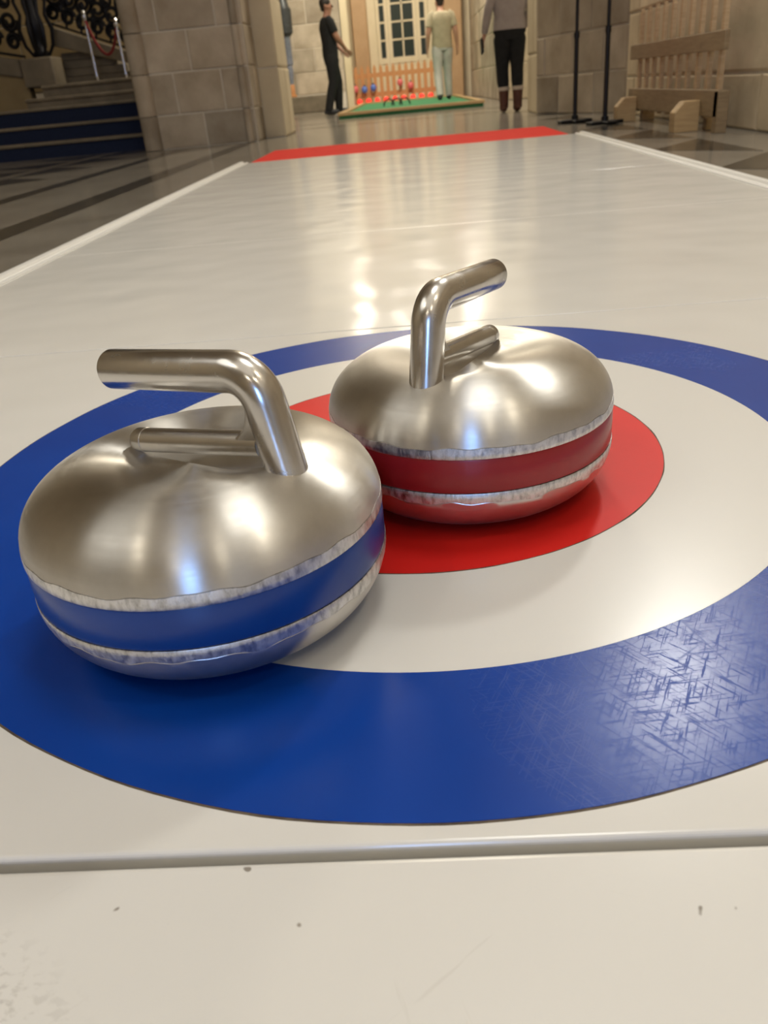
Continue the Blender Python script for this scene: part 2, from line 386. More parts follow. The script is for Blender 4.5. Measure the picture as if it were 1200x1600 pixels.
# right wall along the lane, then a splayed pier
wr = struct('wall_right', MB().box(1.80, 2.3, -6.5, 6.72, FZ, 6.2), M_MORTAR, 'warm limestone side wall running along the lane')
stone_face(wr, (1.80, -3.0), (1.80, 6.7), (-1, 0), [FZ, .245, .68, 1.12, 1.52, 2.0], .95, M_STONE_W, .012)
wp = struct('wall_right_pier', MB().prism([(1.80, 6.72), (1.28, 8.15), (1.28, 8.8), (2.3, 8.8), (2.3, 6.72)], 'z', FZ, 6.2), M_MORTAR, 'grey brown splayed stone pier behind the black poles')
dn = Vector((-1.43, -.52)).normalized()
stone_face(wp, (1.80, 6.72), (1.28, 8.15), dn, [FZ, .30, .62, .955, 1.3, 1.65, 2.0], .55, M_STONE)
stone_face(wp, (1.28, 8.15), (1.28, 8.8), (-1, 0), [FZ, .5, 1.0, 1.5, 2.0], .5, M_STONE_LIT)
w2 = struct('wall_right_far', MB().box(1.55, 2.6, 14.0, 21.0, FZ, 6.2), M_MORTAR, 'far warm stone wall right of the doorway')
stone_face(w2, (1.55, 14.0), (2.6, 14.0), (0, -1), [FZ, .5, 1.0, 1.5, 2.0, 2.5], .6, M_STONE_W)
stone_face(w2, (1.55, 14.0), (1.55, 20.8), (-1, 0), [FZ, .5, 1.0, 1.5, 2.0, 2.5], .9, M_STONE)
wside = struct('wall_right_back', MB().box(2.6, 4.5, 9.0, 9.3, FZ, 6.2), M_PLASTER)
# far left wall with a ledge
wl = struct('wall_left_far', MB().box(-7.5, -1.32, 19.2, 19.8, FZ, 6.2), M_MORTAR, 'far block wall behind the man in black')
stone_face(wl, (-4.2, 19.2), (-1.32, 19.2), (0, -1), [.32, .75, 1.2, 1.65, 2.1, 2.6], .9, M_STONE)
struct('trim_1', MB().box(-4.2, -1.62, 18.6, 19.2, FZ, .30), M_STEP, 'low stone ledge along the far wall', bevel=.02)
wb = struct('wall_back', MB().box(-1.4, -1.15, 19.3, 21.2, FZ, 6.2).box(-1.4, 2.0, 21.0, 21.3, 2.9, 6.2).box(-1.4, -.80, 21.0, 21.3, FZ, 2.9).box(.80, 2.0, 21.0, 21.3, FZ, 2.9), M_PLASTER, 'back wall of the hall around the doorway')
struct('trim_2', MB().box(-1.30, -1.16, 19.15, 19.3, FZ, 3.2), M_CREAM, 'narrow cream door casing')
struct('trim_3', MB().box(-1.14, -.80, 20.6, 20.99, FZ, 3.2), M_OAK, 'honey brown pilaster left of the doors', bevel=.02)
struct('trim_4', MB().box(.95, 1.35, 20.6, 20.99, FZ, 3.2), M_OAK, 'honey brown pilaster right of the doors', bevel=.02)
# outer shell (out of frame): closes the room
struct('wall_left', MB().box(-7.7, -7.5, -6.5, 22, FZ, 6.2), M_PLASTER)
struct('wall_front', MB().box(-7.5, 4.5, -6.7, -6.5, FZ, 6.2), M_PLASTER)
struct('wall_stair', MB().box(-7.5, -2.4, 11.6, 11.9, FZ, 6.2), M_MORTAR, 'yellow limestone wall behind the staircase')
stone_face(bpy.data.objects['wall_stair'], (-7.0, 11.6), (-2.45, 11.6), (0, -1), [.66, 1.05, 1.45, 1.85, 2.3], .8, M_STONE_YDIM)

# far double doors with glazing bars
dr = tag(bpy.data.objects.new('door_1', None), 'cream painted glazed double doors at the far end', kind='structure'); COL.objects.link(dr); dr.location = (0, 21.0, FZ)
def leaf(x0, x1, cols, z0=.95, z1=2.75):
    st = .075
    lf = MB().box(x0, x0+st, 0, .06, 0, 2.9).box(x1-st, x1, 0, .06, 0, 2.9).box(x0+st, x1-st, 0, .06, z0-.12, z0).box(x0+st, x1-st, 0, .06, z1, 2.9).box(x0+st, x1-st, 0, .06, 0, .15).build('door_leaf', M_CREAM, dr)
    MB().box(x0+st, x1-st, .02, .05, .15, z0-.12).build('lower_panel', M_CREAM, lf)
    a, b_ = x0+st, x1-st; cw = (b_-a)/cols; rows = 5; rh = (z1-z0)/rows
    for i in range(cols):
        for j in range(rows):
            MB().box(a+i*cw+.018, a+(i+1)*cw-.018, .035, .045, z0+j*rh+.018, z0+(j+1)*rh-.018).build('pane', M_PANE, lf)
    for i in range(1, cols): MB().box(a+i*cw-.018, a+i*cw+.018, .012, .055, z0, z1).build('glazing_bar', M_CREAM, lf)
    for j in range(1, rows): MB().box(a, b_, .012, .055, z0+j*rh-.018, z0+j*rh+.018).build('glazing_bar', M_CREAM, lf)
leaf(-.33, .33, 2); leaf(-.60, -.335, 1); leaf(.335, .60, 1)
MB().box(-.80, -.605, -.06, .1, 0, 2.9).build('door_jamb', M_CREAM, dr, bevel=.01)
MB().box(.605, .80, -.06, .1, 0, 2.9).build('door_jamb', M_CREAM, dr, bevel=.01)

# ------------------------------------------------------------------ staircase
stairs = thing('staircase', 'stone staircase with navy carpeted lower steps left of the pier', 'staircase', (0, 0, FZ))
X0, X1 = -5.6, -2.56
lev = [(.150, 8.22), (.305, 8.52), (.470, 8.82)]
zb = 0
for z, y in lev:
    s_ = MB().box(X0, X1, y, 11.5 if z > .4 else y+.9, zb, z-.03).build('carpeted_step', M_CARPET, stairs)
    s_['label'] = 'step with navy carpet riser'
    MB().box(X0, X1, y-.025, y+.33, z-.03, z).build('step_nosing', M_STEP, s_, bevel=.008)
    zb = z
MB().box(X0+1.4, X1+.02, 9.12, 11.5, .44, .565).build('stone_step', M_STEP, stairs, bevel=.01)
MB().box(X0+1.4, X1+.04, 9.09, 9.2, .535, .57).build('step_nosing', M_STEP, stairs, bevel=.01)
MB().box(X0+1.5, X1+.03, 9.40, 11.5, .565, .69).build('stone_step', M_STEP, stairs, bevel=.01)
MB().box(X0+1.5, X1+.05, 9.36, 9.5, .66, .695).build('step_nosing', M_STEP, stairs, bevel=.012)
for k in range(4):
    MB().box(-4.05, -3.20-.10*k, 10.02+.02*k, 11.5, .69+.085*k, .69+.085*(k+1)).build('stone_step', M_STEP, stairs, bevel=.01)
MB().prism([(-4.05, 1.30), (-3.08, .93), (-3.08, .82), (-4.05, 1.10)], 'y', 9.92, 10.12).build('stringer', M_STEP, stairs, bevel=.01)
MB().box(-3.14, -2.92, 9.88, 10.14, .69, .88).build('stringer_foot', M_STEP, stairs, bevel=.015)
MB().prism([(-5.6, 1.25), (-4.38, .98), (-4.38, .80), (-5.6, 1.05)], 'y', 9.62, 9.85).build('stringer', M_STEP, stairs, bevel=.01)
MB().box(-5.6, -4.35, 9.66, 9.8, .45, .85).build('stair_side_wall', M_STONE_YDIM, stairs)
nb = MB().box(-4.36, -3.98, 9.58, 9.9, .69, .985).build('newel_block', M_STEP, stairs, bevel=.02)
# wrought-iron railing
def scroll(cx, cz, y, r, turns, a0, s=1):
    return [(cx+s*r*(1-.75*i/28)*math.cos(a0+2*PI*turns*i/28), y, cz+r*(1-.75*i/28)*math.sin(a0+2*PI*turns*i/28)) for i in range(29)]
rail = thing('stair_railing', 'black wrought iron scroll railing on the staircase', 'railing', (0, 0, FZ))
Y = 10.02
MB().tube([(-4.2, Y, 1.95), (-3.5, Y, 1.66), (-3.12, Y, 1.48)], .022).build('handrail', M_IRON, rail, smooth=.7)
MB().tube([(-4.05, Y, 1.33), (-3.06, Y, .955)], .012).build('bottom_bar', M_IRON, rail, smooth=.7)
MB().tube([(-3.12, Y, 1.48), (-3.07, Y, 1.3), (-3.05, Y, 1.1), (-3.03, Y, .95)], [.016, .02, .024, .026]).build('end_post', M_IRON, rail, smooth=.7)
def zl(x): return 1.33 + (x+4.05)*(-.375/.99)
for i, x in enumerate((-3.98, -3.82, -3.66, -3.50, -3.34, -3.18)):
    for j, (dz, r_, a0, s_) in enumerate(((.13, .085, 0, 1), (.30, .10, PI, -1), (.44, .07, PI/2, 1))):
        MB().tube(scroll(x+(.02 if j % 2 else -.02), zl(x)+dz, Y, r_, 1.6, a0, s_), .021, 6).build('scroll', M_IRON, rail, smooth=.8)
    MB().tube([(x+.1, Y, zl(x+.1)), (x+.13, Y, zl(x)+.2), (x+.08, Y, zl(x)+.42), (x+.1, Y, zl(x)+.56)], .014, 6).build('baluster', M_IRON, rail, smooth=.8)
for k in range(9):
    a = k*2.4; MB().sphere((-3.9+.085*k, Y-.01, zl(-3.9+.085*k)+.2+.12*math.sin(a)), .03, .012, .045, 8, 6).build('iron_leaf', M_IRON, rail, smooth=1)
newel = thing('newel_post', 'ornate dark iron newel post standing on a stone block', 'post', (-4.14, 9.74, .985+FZ))
MB().lathe([(.09, 0), (.10, .04), (.06, .08), (.05, .16), (.085, .24), (.10, .34), (.06, .44), (.045, .7), (.06, .9), (.04, 1.1)], 12).build('shaft', M_IRON, newel, smooth=.7)
for k in range(8):
    a = k*PI/4; r_ = .10
    MB().tube([(r_*math.cos(a)*q, r_*math.sin(a)*q, z) for q, z in ((.9, .02), (1.6, .12), (1.9, .28), (1.4, .42), (1.8, .55), (1.2, .72))], [.016, .02, .024, .018, .02, .01], 6).build('iron_scroll', M_IRON, newel, smooth=.8)
rail2 = thing('stair_railing', 'black iron railing with pale gaps left of the newel post', 'railing', (0, 0, FZ))
MB().tube([(-5.5, 9.73, 2.0), (-4.3, 9.73, 1.72)], .022).build('handrail', M_IRON, rail2, smooth=.7)
MB().tube([(-5.5, 9.73, 1.27), (-4.33, 9.73, 1.01)], .014).build('bottom_bar', M_IRON, rail2, smooth=.7)
for i in range(5):
    x = -4.42-.2*i; z = 1.05+.045*i
    for dz, r_, a0, s_ in ((.12, .085, 0, 1), (.32, .10, PI, -1), (.52, .08, PI/2, 1)):
        MB().tube(scroll(x, z+dz, 9.73, r_, 1.6, a0, s_), .023, 6).build('scroll', M_IRON, rail2, smooth=.8)
# stanchions with a red rope on the landing
def stanchion(x, y, z0, h, label):
    t_ = thing('rope_stanchion', label, 'stanchion', (x, y, z0), 0, 'chrome stanchions on the landing')
    MB().lathe([(.085, 0), (.085, .012), (.03, .03), (.015, .04)], 24).build('base', M_CHROME, t_, smooth=.7)
    MB().tube([(0, 0, .03), (0, 0, h-.06)], .014, 12).build('pole', M_CHROME, t_, smooth=.7)
    MB().lathe([(.02, h-.07), (.026, h-.05), (.026, h-.03), (.016, h-.02), (.024, h), (.012, h+.02)], 16).build('finial', M_CHROME, t_, smooth=.7)
LZ = .69+FZ
stanchion(-3.53, 9.66, LZ, .68, 'chrome rope stanchion on the landing nearer the newel post')
stanchion(-3.19, 9.66, LZ, .58, 'chrome rope stanchion on the landing nearer the stone pier')
tag(MB().tube([(-3.53+.34*i/14, 9.66, LZ+.60-.08*i/14-.30*(1-(2*i/14-1)**2)) for i in range(15)], .016, 8).build('barrier_rope', M_ROPE, None, smooth=.8), 'dark red rope sagging between the two chrome stanchions', 'rope')

# ------------------------------------------------------------------ the lane
PW = .985
def plate(y0, y1, m, label, gap=.0008, bev=.0012):
    return tag(MB().box(-PW, PW, y0+gap, y1-gap, FZ, 0).build('ice_panel', m, None, bevel=bev, bseg=4), label, 'panel', 'white plastic panels of the lane')
plate(-1.55, -.494, M_ICE_D, 'worn white plastic panel nearest the camera with dirt specks', .0035, .004)
house = thing('ice_panel', 'white plastic panel with the blue and red target rings', 'panel', (0, 0, 0), 0, 'white plastic panels of the lane')
MB().box(-PW, PW, -.494+.0030, .505-.0008, FZ, 0).build('panel_body', M_ICE, house, bevel=.003, bseg=4)
def annulus(name, r_in, r_out, z, m, wob=0.0, seg=180):
    vs = []; 
    for k in range(seg):
        a = 2*PI*k/seg
        q = wob*(math.sin(a*7+.4)+.7*math.sin(a*17+1)+.5*math.sin(a*31))
        for r_, zz in ((r_in, -.001), (r_in, z), (r_out+q, z), (r_out+q, -.001)): vs.append((r_*math.cos(a), r_*math.sin(a), zz))
    fs = []
    for k in range(seg):
        n = (k+1) % seg
        for j in range(3): fs.append((k*4+j, n*4+j, n*4+j+1, k*4+j+1))
    return MB().add(vs, fs).build(name, m, house, smooth=.4)
annulus('joint_line', .4760, .4795, .0001, M_JOINT, .0004)
annulus('blue_ring', .3565, .4780, .0004, M_BLUE, .0002)
annulus('joint_line', .2350, .2366, .00035, M_JOINT, .0003)
annulus('white_ring', .2362, .3562, .0003, M_WINLAY)
MB().lathe([(.2355, -.001), (.2355, .0004)], 160).build('red_disc', M_RED, house)
PL = ['second white plastic panel of the lane just beyond the target rings', 'third white plastic panel in the middle of the lane', 'fourth white plastic panel towards the far end of the lane', 'last white plastic panel next to the red mat']
for (a, b_), l in zip(((.505, 1.5), (1.5, 2.5), (2.5, 3.45), (3.45, 4.52)), PL): plate(a, b_, M_ICE, l)
for s, l in ((-1, 'white raised edge rail along the left side of the lane'), (1, 'white raised edge rail along the right side of the lane')):
    prof = [(.9855, FZ), (.9855, .003), (.999, .004), (1.003, .0005), (1.012, .0005), (1.016, .009), (1.036, .009), (1.040, .004), (1.040, FZ)]
    tag(MB().prism([(s*x, z) for x, z in prof], 'y', -1.55, 4.54).build('edge_rail', M_RAIL, None, bevel=.001), l, 'edge rail', 'edge rails of the lane')
tag(MB().box(-.99, .97, 4.56, 5.68, FZ, FZ+.018).build('floor_mat', M_REDMAT, None, bevel=.003), 'flat bright red mat across the far end of the white lane', 'mat')

# ------------------------------------------------------------------ curling stones
RS, ZB, ZT, ZTOP = .1289, .0471, .0766, .1290
def stone(name, label, loc, rz, band_m, band_label):
    t_ = thing(name, label, 'curling stone', loc, rz, 'curling stones on the target')
    rf, nu, rc, SEG = .0447, 2.41, .080, 144
    def r_up(z): return rf+(RS-rf)*max(1-((z-ZT)/(ZTOP-ZT))**nu, 0)**(1/nu)
    def r_lo(z): return rc+(RS-rc)*max(1-((ZB-z)/ZB)**2.0, 0)**.5
    def wob(k, s_): a = 2*PI*k/SEG; return s_*(.0007*math.sin(9*a+1)+.0006*math.sin(17*a)+.0005*math.sin(29*a+2))
    def rings(rows, caps=(False, False)):
        """rows: functions k -> (r, z)"""
        vs = []
        for f_ in rows:
            for k in range(SEG):
                r_, z = f_(k); a = 2*PI*k/SEG; vs.append((r_*math.cos(a), r_*math.sin(a), z))
        fs = [(i*SEG+k, i*SEG+(k+1) % SEG, (i+1)*SEG+(k+1) % SEG, (i+1)*SEG+k) for i in range(len(rows)-1) for k in range(SEG)]
        if caps[0]: fs.append(tuple(range(SEG))[::-1])
        if caps[1]: fs.append(tuple((len(rows)-1)*SEG+k for k in range(SEG)))
        return MB().add(vs, fs)
    HR, HL = .0088, .0095                         # rim heights above and below the band
    def zu(k, q=0): return ZT+HR+wob(k, 1)+q
    def zl_(k, q=0): return ZB-HL+wob(k, 1.6)+q
    # upper shell: quarter ellipse, crest, then a shallow dish under the handle
    rows = [lambda k: (r_up(zu(k))-.0006, zu(k)-.0002), lambda k: (r_up(zu(k, .0008)), zu(k, .0008))]
    z0 = ZT+HR+.004
    for i in range(1, 34):
        a = PI/2*i/36; z = z0+(ZTOP-z0)*math.sin(a)
        if r_up(z) < .090: break
        rows.append(lambda k, z=z: (r_up(z), z))
    r1, z1 = r_up(z), z
    for i in range(1, 15):
        q = i/14; r_ = r1+(.030-r1)*q
        base = ZT+(ZTOP-ZT)*max(1-max((r_-rf)/(RS-rf), 0)**nu, 0)**(1/nu)
        t2 = min(max((.090-r_)/(.090-.030), 0), 1); t2 = t2*t2*(3-2*t2)
        rows.append(lambda k, r_=r_, z=base-(base-.1185)*t2: (r_, z))
    rows.append(lambda k: (.002, .1184))
    rings(rows, (True, True)).build('upper_shell', M_SHELL, t_, smooth=.6)
    rings([lambda k: (RS-.004, ZT+.0001), lambda k: (RS-.0004, ZT+.0002), lambda k: (RS, ZT+.001), lambda k: (r_up(ZT+HR*.5)+.0001, ZT+HR*.5), lambda k: (r_up(zu(k))+.0001, zu(k)), lambda k: (r_up(zu(k))-.004, zu(k))]).build('upper_rim', M_RIM, t_, smooth=.9)
    bd = MB().lathe([(RS-.006, ZB-.0002), (RS-.0010, ZB+.0002), (RS-.0006, ZB+.001), (RS-.0004, (ZB+ZT)/2), (RS-.0006, ZT-.001), (RS-.0010, ZT-.0002), (RS-.006, ZT+.0002)], SEG).build('colour_band', band_m, t_, smooth=.9)
    bd['label'] = band_label
    rings([lambda k: (RS-.004, ZB-.0001), lambda k: (RS-.0004, ZB-.0002), lambda k: (RS, ZB-.0010), lambda k: (r_lo(ZB-HL*.5)+.0001, ZB-HL*.5), lambda k: (r_lo(zl_(k))+.0001, zl_(k)), lambda k: (r_lo(zl_(k))-.004, zl_(k))]).build('lower_rim', M_RIM, t_, smooth=.9)
    rows = [lambda k: (r_lo(zl_(k))-.0005, zl_(k, .0002)), lambda k: (r_lo(zl_(k, -.0008)), zl_(k, -.0008))]
    for i in range(1, 19):
        z = (ZB-HL-.003)*(1-math.sin(PI/2*i/18)); rows.append(lambda k, z=z: (r_lo(z), z))
    rows += [lambda k: (rc-.012, .0004), lambda k: (rc-.02, .002), lambda k: (.01, .003)]
    rings(rows, (True, True)).build('lower_shell', M_LOWER, t_, smooth=.6)
    # handle in the local x-z plane: leaning post, tight bend, grip over the middle
    pa, pc, pe = Vector((-.0830, 0, .108)), Vector((-.0665, 0, .1880)), Vector((.0630, 0, .1790))
    d1 = (pc-pa).normalized(); d2 = (pe-pc).normalized()
    ang = math.acos(d1.dot(d2)); rad = .024; tl = rad*math.tan(ang/2)
    s0 = pc-d1*tl; e0 = pc+d2*tl
    nrm = (d2-d1*d1.dot(d2)).normalized(); cen = s0+nrm*rad
    path = [pa, pa.lerp(s0, .5), s0]
    for i in range(1, 14):
        q = ang*i/14; path.append(cen - nrm*rad*math.cos(q) + d1*rad*math.sin(q))
    path += [e0, e0.lerp(pe, .5), pe]
    TR = .0140
    path += [pe+d2*.0012, pe+d2*.0018]; rads = [TR]*(len(path)-2)+[TR-.0006, TR-.0018]
    hd = MB().tube(path, rads, 40).build('handle', M_HANDLE, t_, smooth=.5)
    MB().tube([pe+d2*.0016, pe+d2*.0020], [TR-.0020, TR-.0035], 40).build('end_cap', M_HANDLE_DULL, hd, smooth=.5)
    ra, re_ = Vector((-.064, 0, .1380)), Vector((.0560, 0, .1250)); rd = (re_-ra).normalized()
    MB().tube([ra, re_-rd*.012, re_-rd*.0115, re_-rd*.004, re_-rd*.001, re_], [.0094, .0094, .0097, .0097, .0083, .0056], 28).build('brace_rod', M_HANDLE_DULL, hd, smooth=.5)
    poly = [(-.083, .112), (-.0700, .178), (-.0580, .174), (-.0570, .160), (-.0535, .150), (-.0470, .1440), (-.038, .139), (.038, .1285), (.050, .120), (.050, .106), (-.07, .106)]
    MB().prism(poly, 'y', -.0075, .0075).build('gusset', M_HANDLE_DULL, hd, smooth=.7, bevel=.0025, bseg=3)
    return t_
stone('curling_stone', 'brushed steel curling stone with blue band, nearest the camera', (-.1614, -.2538, .0004), 2.6504, M_BBLUE, 'blue band')
stone('curling_stone', 'brushed steel curling stone with dark red band on the red disc', (.0425, -.0685, .0004), 1.0776, M_BRED, 'dark red band')

# ------------------------------------------------------------------ right side: poles and picket fence
def pole(x, y, label, rz):
    t_ = thing('pole_stand', label, 'stand', (x, y, FZ), rz, 'black pole stands')
    MB().box(-.125, .125, -.045, .045, 0, .022).build('foot', M_BLACK, t_, bevel=.006)
    MB().box(-.045, .045, -.115, .115, .004, .020).build('foot', M_BLACK, t_, bevel=.006)
    MB().tube([(0, 0, .02), (0, 0, .05)], .026, 14).build('socket', M_BLACK, t_, smooth=.7)
    MB().tube([(0, 0, .03), (0, 0, .58)], .0165, 14).build('lower_tube', M_BLACK, t_, smooth=.7)
    MB().tube([(0, 0, .56), (0, 0, .60)], .021, 14).build('clamp_collar', M_BLACK, t_, smooth=.7)
    MB().tube([(0, 0, .58), (0, 0, 2.3)], .0125, 14).build('upper_tube', M_BLACK, t_, smooth=.7)
pole(1.275, 6.12, 'tall black pole on a flat foot nearer the red mat', .2)
pole(1.39, 5.60, 'tall black pole on a flat foot nearer the wooden fence', .3)
fe = thing('picket_fence', 'pale wooden picket fence section standing against the right wall', 'fence', (1.645, 0, FZ))
for i in range(10):
    y = 4.06+.183*i
    MB().prism([(y-.020, .06), (y+.020, .06), (y+.020, .66), (y, .685), (y-.020, .66)], 'x', -.012, .010).build('picket', M_PICKET, fe)
MB().box(-.036, -.012, 3.94, 5.86, .385, .475).build('rail', M_WOODD, fe, bevel=.004)
MB().box(-.036, -.012, 3.96, 5.86, .075, .205).build('rail', M_WOODD, fe, bevel=.004)
for y in (4.28, 5.66):
    MB().prism([(-.17, 0), (-.17, .10), (-.12, .155), (-.036, .155), (-.036, 0)], 'y', y-.05, y+.05).build('support_foot', M_WOOD, fe, bevel=.004)
    MB().box(.012, .10, y-.03, y+.03, 0, .14).build('support_block', M_WOOD, fe, bevel=.004)
MB().box(-.036, .02, 3.95, 4.02, 0, .20).build('end_post', M_WOODD, fe, bevel=.004)

# ------------------------------------------------------------------ far end: turf green, small fence, lights
gr = thing('putting_green', 'low green turf platform with wooden edging in front of the doors', 'platform', (0, 0, FZ))
MB().box(-.98, 1.08, 12.06, 19.3, 0, .045).build('turf_base', M_TURF, gr)
MB().box(-.94, 1.04, 12.10, 19.26, .045, .055).build('turf', M_TURF, gr)
for q in ((-1.0, 1.10, 12.03, 12.12), (-1.0, 1.10, 19.2, 19.3)): MB().box(*q, .045, .085).build('edge_board', M_WOOD, gr, bevel=.004)
for q in ((-1.0, -.90, 12.12, 19.2), (1.0, 1.10, 12.12, 19.2)): MB().box(*q, .045, .085).build('edge_board', M_WOOD, gr, bevel=.004)
pf = thing('picket_fence', 'orange brown picket fence in front of the cream doors', 'fence', (0, 19.6, FZ))
for i in range(14):
    x = -1.10+.140*i
    MB().prism([(x-.036, .05), (x+.036, .05), (x+.036, .74), (x, .82), (x-.036, .74)], 'y', -.012, .012).build('picket', M_ORANGE, pf)
for z in (.18, .56): MB().box(-1.16, .78, .012, .05, z, z+.09).build('rail', M_ORANGE, pf)
names = ['leftmost', 'second', 'third', 'fourth', 'fifth', 'sixth', 'seventh', 'eighth', 'ninth', 'rightmost']
for i in range(10):
    x = -1.05+.198*i
    t_ = thing('floor_light', f'small glowing red floor light by the orange fence, {names[i]} of the row', 'lamp', (x, 19.42, FZ), 0, 'red floor lights')
    MB().lathe([(.05, 0), (.06, .02), (.05, .05)], 12).build('base', M_BLACK, t_, smooth=.7)
    MB().sphere((0, 0, .10), .06, .06, .065, 14, 8).build('glass_globe', M_GRED, t_, smooth=1)
for x, z, m, l in ((-1.13, .36, M_BPINK, 'pink bauble at the left end of the orange fence'), (-.93, .34, M_BBL, 'dim blue bauble second on the orange fence'), (-.73, .36, M_BBL, 'bright blue bauble third on the orange fence'), (-.13, .42, M_BPINK, 'dim red bauble near the middle of the orange fence'), (.10, .34, M_BPINK, 'pink bauble on the right half of the orange fence')):
    t_ = thing('bauble', l, 'bauble', (x, 19.52, z+FZ), 0, 'baubles hanging on the orange fence')
    MB().sphere((0, 0, 0), .065, .05, .075, 12, 8).build('ball', m, t_, smooth=1)
    MB().lathe([(.018, .07), (.018, .095), (.008, .10)], 8).build('cap', M_POSTD, t_)
hoop = thing('wire_hoops', 'small black wire hoops on the green turf', 'hoop', (-.18, 15.2, FZ+.055))
for k in range(3):
    MB().tube([(-.14+.14*k+.09*math.cos(PI*i/12), 0, .11*math.sin(PI*i/12)) for i in range(13)], .012, 6).build('hoop', M_IRON, hoop, smooth=.8)
st = thing('display_post', 'slim blue grey post with dark drum head on the far ledge', 'post', (-2.47, 18.85, .30))
MB().lathe([(.10, 0), (.10, .03), (.07, .05), (.07, .22), (.05, .25)], 14).build('base', M_ORANGE, st, smooth=.6)
MB().lathe([(.055, .24), (.085, .5), (.075, .6), (.10, .62), (.10, 1.12), (.12, 1.15)], 14).build('shaft', M_POSTB, st, smooth=.6)
MB().lathe([(.12, 1.14), (.17, 1.2), (.18, 1.62), (.14, 1.68), (.10, 1.9)], 16).build('drum_head', M_POSTD, st, smooth=.6)

# ------------------------------------------------------------------ people
def skin(name, verts, edges, m, parent, root=0, sub=1):
    me = bpy.data.meshes.new(name); me.from_pydata([v[:3] for v in verts], edges, [])
    o = link(name, me, m, parent)
    sk = o.modifiers.new('skin', 'SKIN'); sk.use_smooth_shade = True; sk.branch_smoothing = .6
    for i, v in enumerate(verts):
        d = me.skin_vertices[0].data[i]; d.radius = (v[3], v[4] if len(v) > 4 else v[3]); d.use_root = (i == root)
    ss = o.modifiers.new('subdivision', 'SUBSURF'); ss.levels = sub; ss.render_levels = sub+1
    return o
def person(label, loc, rz, H, J, skin_m, shirt_m, trouser_m, hair_m, long_sleeves=False, boots=False, shoe_m=M_SHOE, child_name='person', jeans_r=1.0, female=False, wd=1.0):
    """facing +y in local space; J gives joints for a 1.75 m figure"""
    root = thing('person', label, 'person', loc, rz)
    k = H/1.75; root.scale = (k, k, k)
    P = dict(pelvis=(0, 0, .95), waist=(0, .0, 1.08), chest=(0, -.01, 1.30), neck=(0, -.01, 1.47), jaw=(0, .03, 1.555), skull=(0, .005, 1.645), crown=(0, -.005, 1.70),
             shL=(-.17, -.01, 1.41), shR=(.17, -.01, 1.41), elL=(-.23, -.03, 1.13), elR=(.23, -.03, 1.13), wrL=(-.25, .03, .89), wrR=(.25, .03, .89),
             hipL=(-.085, 0, .90), hipR=(.085, 0, .90), knL=(-.095, .02, .50), knR=(.095, .02, .50), anL=(-.10, -.02, .09), anR=(.10, -.02, .09))
    P.update({a: b_ for a, b_ in J.items() if a not in ('face', 'hem')})
    P = {a: Vector(b_) for a, b_ in P.items()}
    V = []; E = []; ix = {}
    def v(nm, r1, r2=None, p=None, par=None):
        ix[nm] = len(V); V.append((*(p or P[nm]), r1, r2 or r1))
        if par: E.append((ix[par], ix[nm]))
    v('pelvis', .13, .095); v('waist', .12, .09, None, 'pelvis'); v('chest', .14, .095, None, 'waist')
    v('neck', .062, .062, None, 'chest'); v('jaw', .074, .080, None, 'neck'); v('skull', .096, .104, None, 'jaw'); v('crown', .07, .08, None, 'skull')
    face = J.get('face', (0, 1, 0)); F = Vector(face).normalized(); S_ = Vector((F.y, -F.x, 0))
    v('nose', .013, .011, (P['jaw']+P['skull'])/2+F*.105, 'skull')
    for s in 'LR':
        q = -1 if s == 'L' else 1
        v('ear'+s, .014, .020, P['skull']*.5+P['jaw']*.5+S_*q*.088-F*.01, 'skull')
        v('sh'+s, .062, .06, None, 'chest'); v('el'+s, .050, .050, None, 'sh'+s); v('wr'+s, .034, .032, None, 'el'+s)
        dirv = (P['wr'+s]-P['el'+s]).normalized()
        hdv = (dirv*.8+Vector((0, .25, -.2))).normalized()
        palm = P['wr'+s]+hdv*.075; v('pa'+s, .030, .018, palm, 'wr'+s)
        side = hdv.cross(Vector((1, 0, 0))).normalized()
        for n_, (off, ln) in enumerate(((.027, .070), (.009, .082), (-.009, .076), (-.026, .060))):
            b1 = palm+hdv*.030+side*off; b2 = b1+hdv*ln*.5+Vector((-q*.008, .006, 0)); b3 = b2+(hdv*.7+Vector((-q*.4, .2, 0))).normalized()*ln*.5
            v(f'f{s}{n_}a', .0105, .0095, b1, 'pa'+s); v(f'f{s}{n_}b', .0088, .0085, b2, f'f{s}{n_}a'); v(f'f{s}{n_}c', .0070, .0070, b3, f'f{s}{n_}b')
        th1 = P['wr'+s]+hdv*.035+side*.036; th2 = th1+(hdv*.7+side*.6).normalized()*.045
        v(f't{s}a', .012, .011, th1, 'wr'+s); v(f't{s}b', .009, .009, th2, f't{s}a')
        v('hip'+s, .085, .085, None, 'pelvis'); v('kn'+s, .055, .055, None, 'hip'+s); v('an'+s, .036, .036, None, 'kn'+s)
        toe = Vector((P['an'+s].x, P['an'+s].y+.13, .045)); v('to'+s, .032, .026, toe, 'an'+s)
    skin('body', V, E, skin_m, root)
    for q in (-1, 1):
        c = P['skull']*.72+P['jaw']*.28+F*.088+S_*q*.031
        MB().sphere(c, .011, .011, .009, 8, 6).build('eye', M_EYE, root, smooth=1)
    MB().sphere(P['jaw']+F*.078+Vector((0, 0, -.004)), .022, .014, .006, 8, 6).build('mouth', M_BOOT, root, smooth=1)
    # hair cap
    mb = MB().sphere(P['skull']-F*.018+Vector((0, 0, .018)), .083+.02*abs(F.x), .098, .092, 16, 10).sphere(P['skull']-F*.052-Vector((0, 0, .045)), .062, .05, .06, 12, 8)
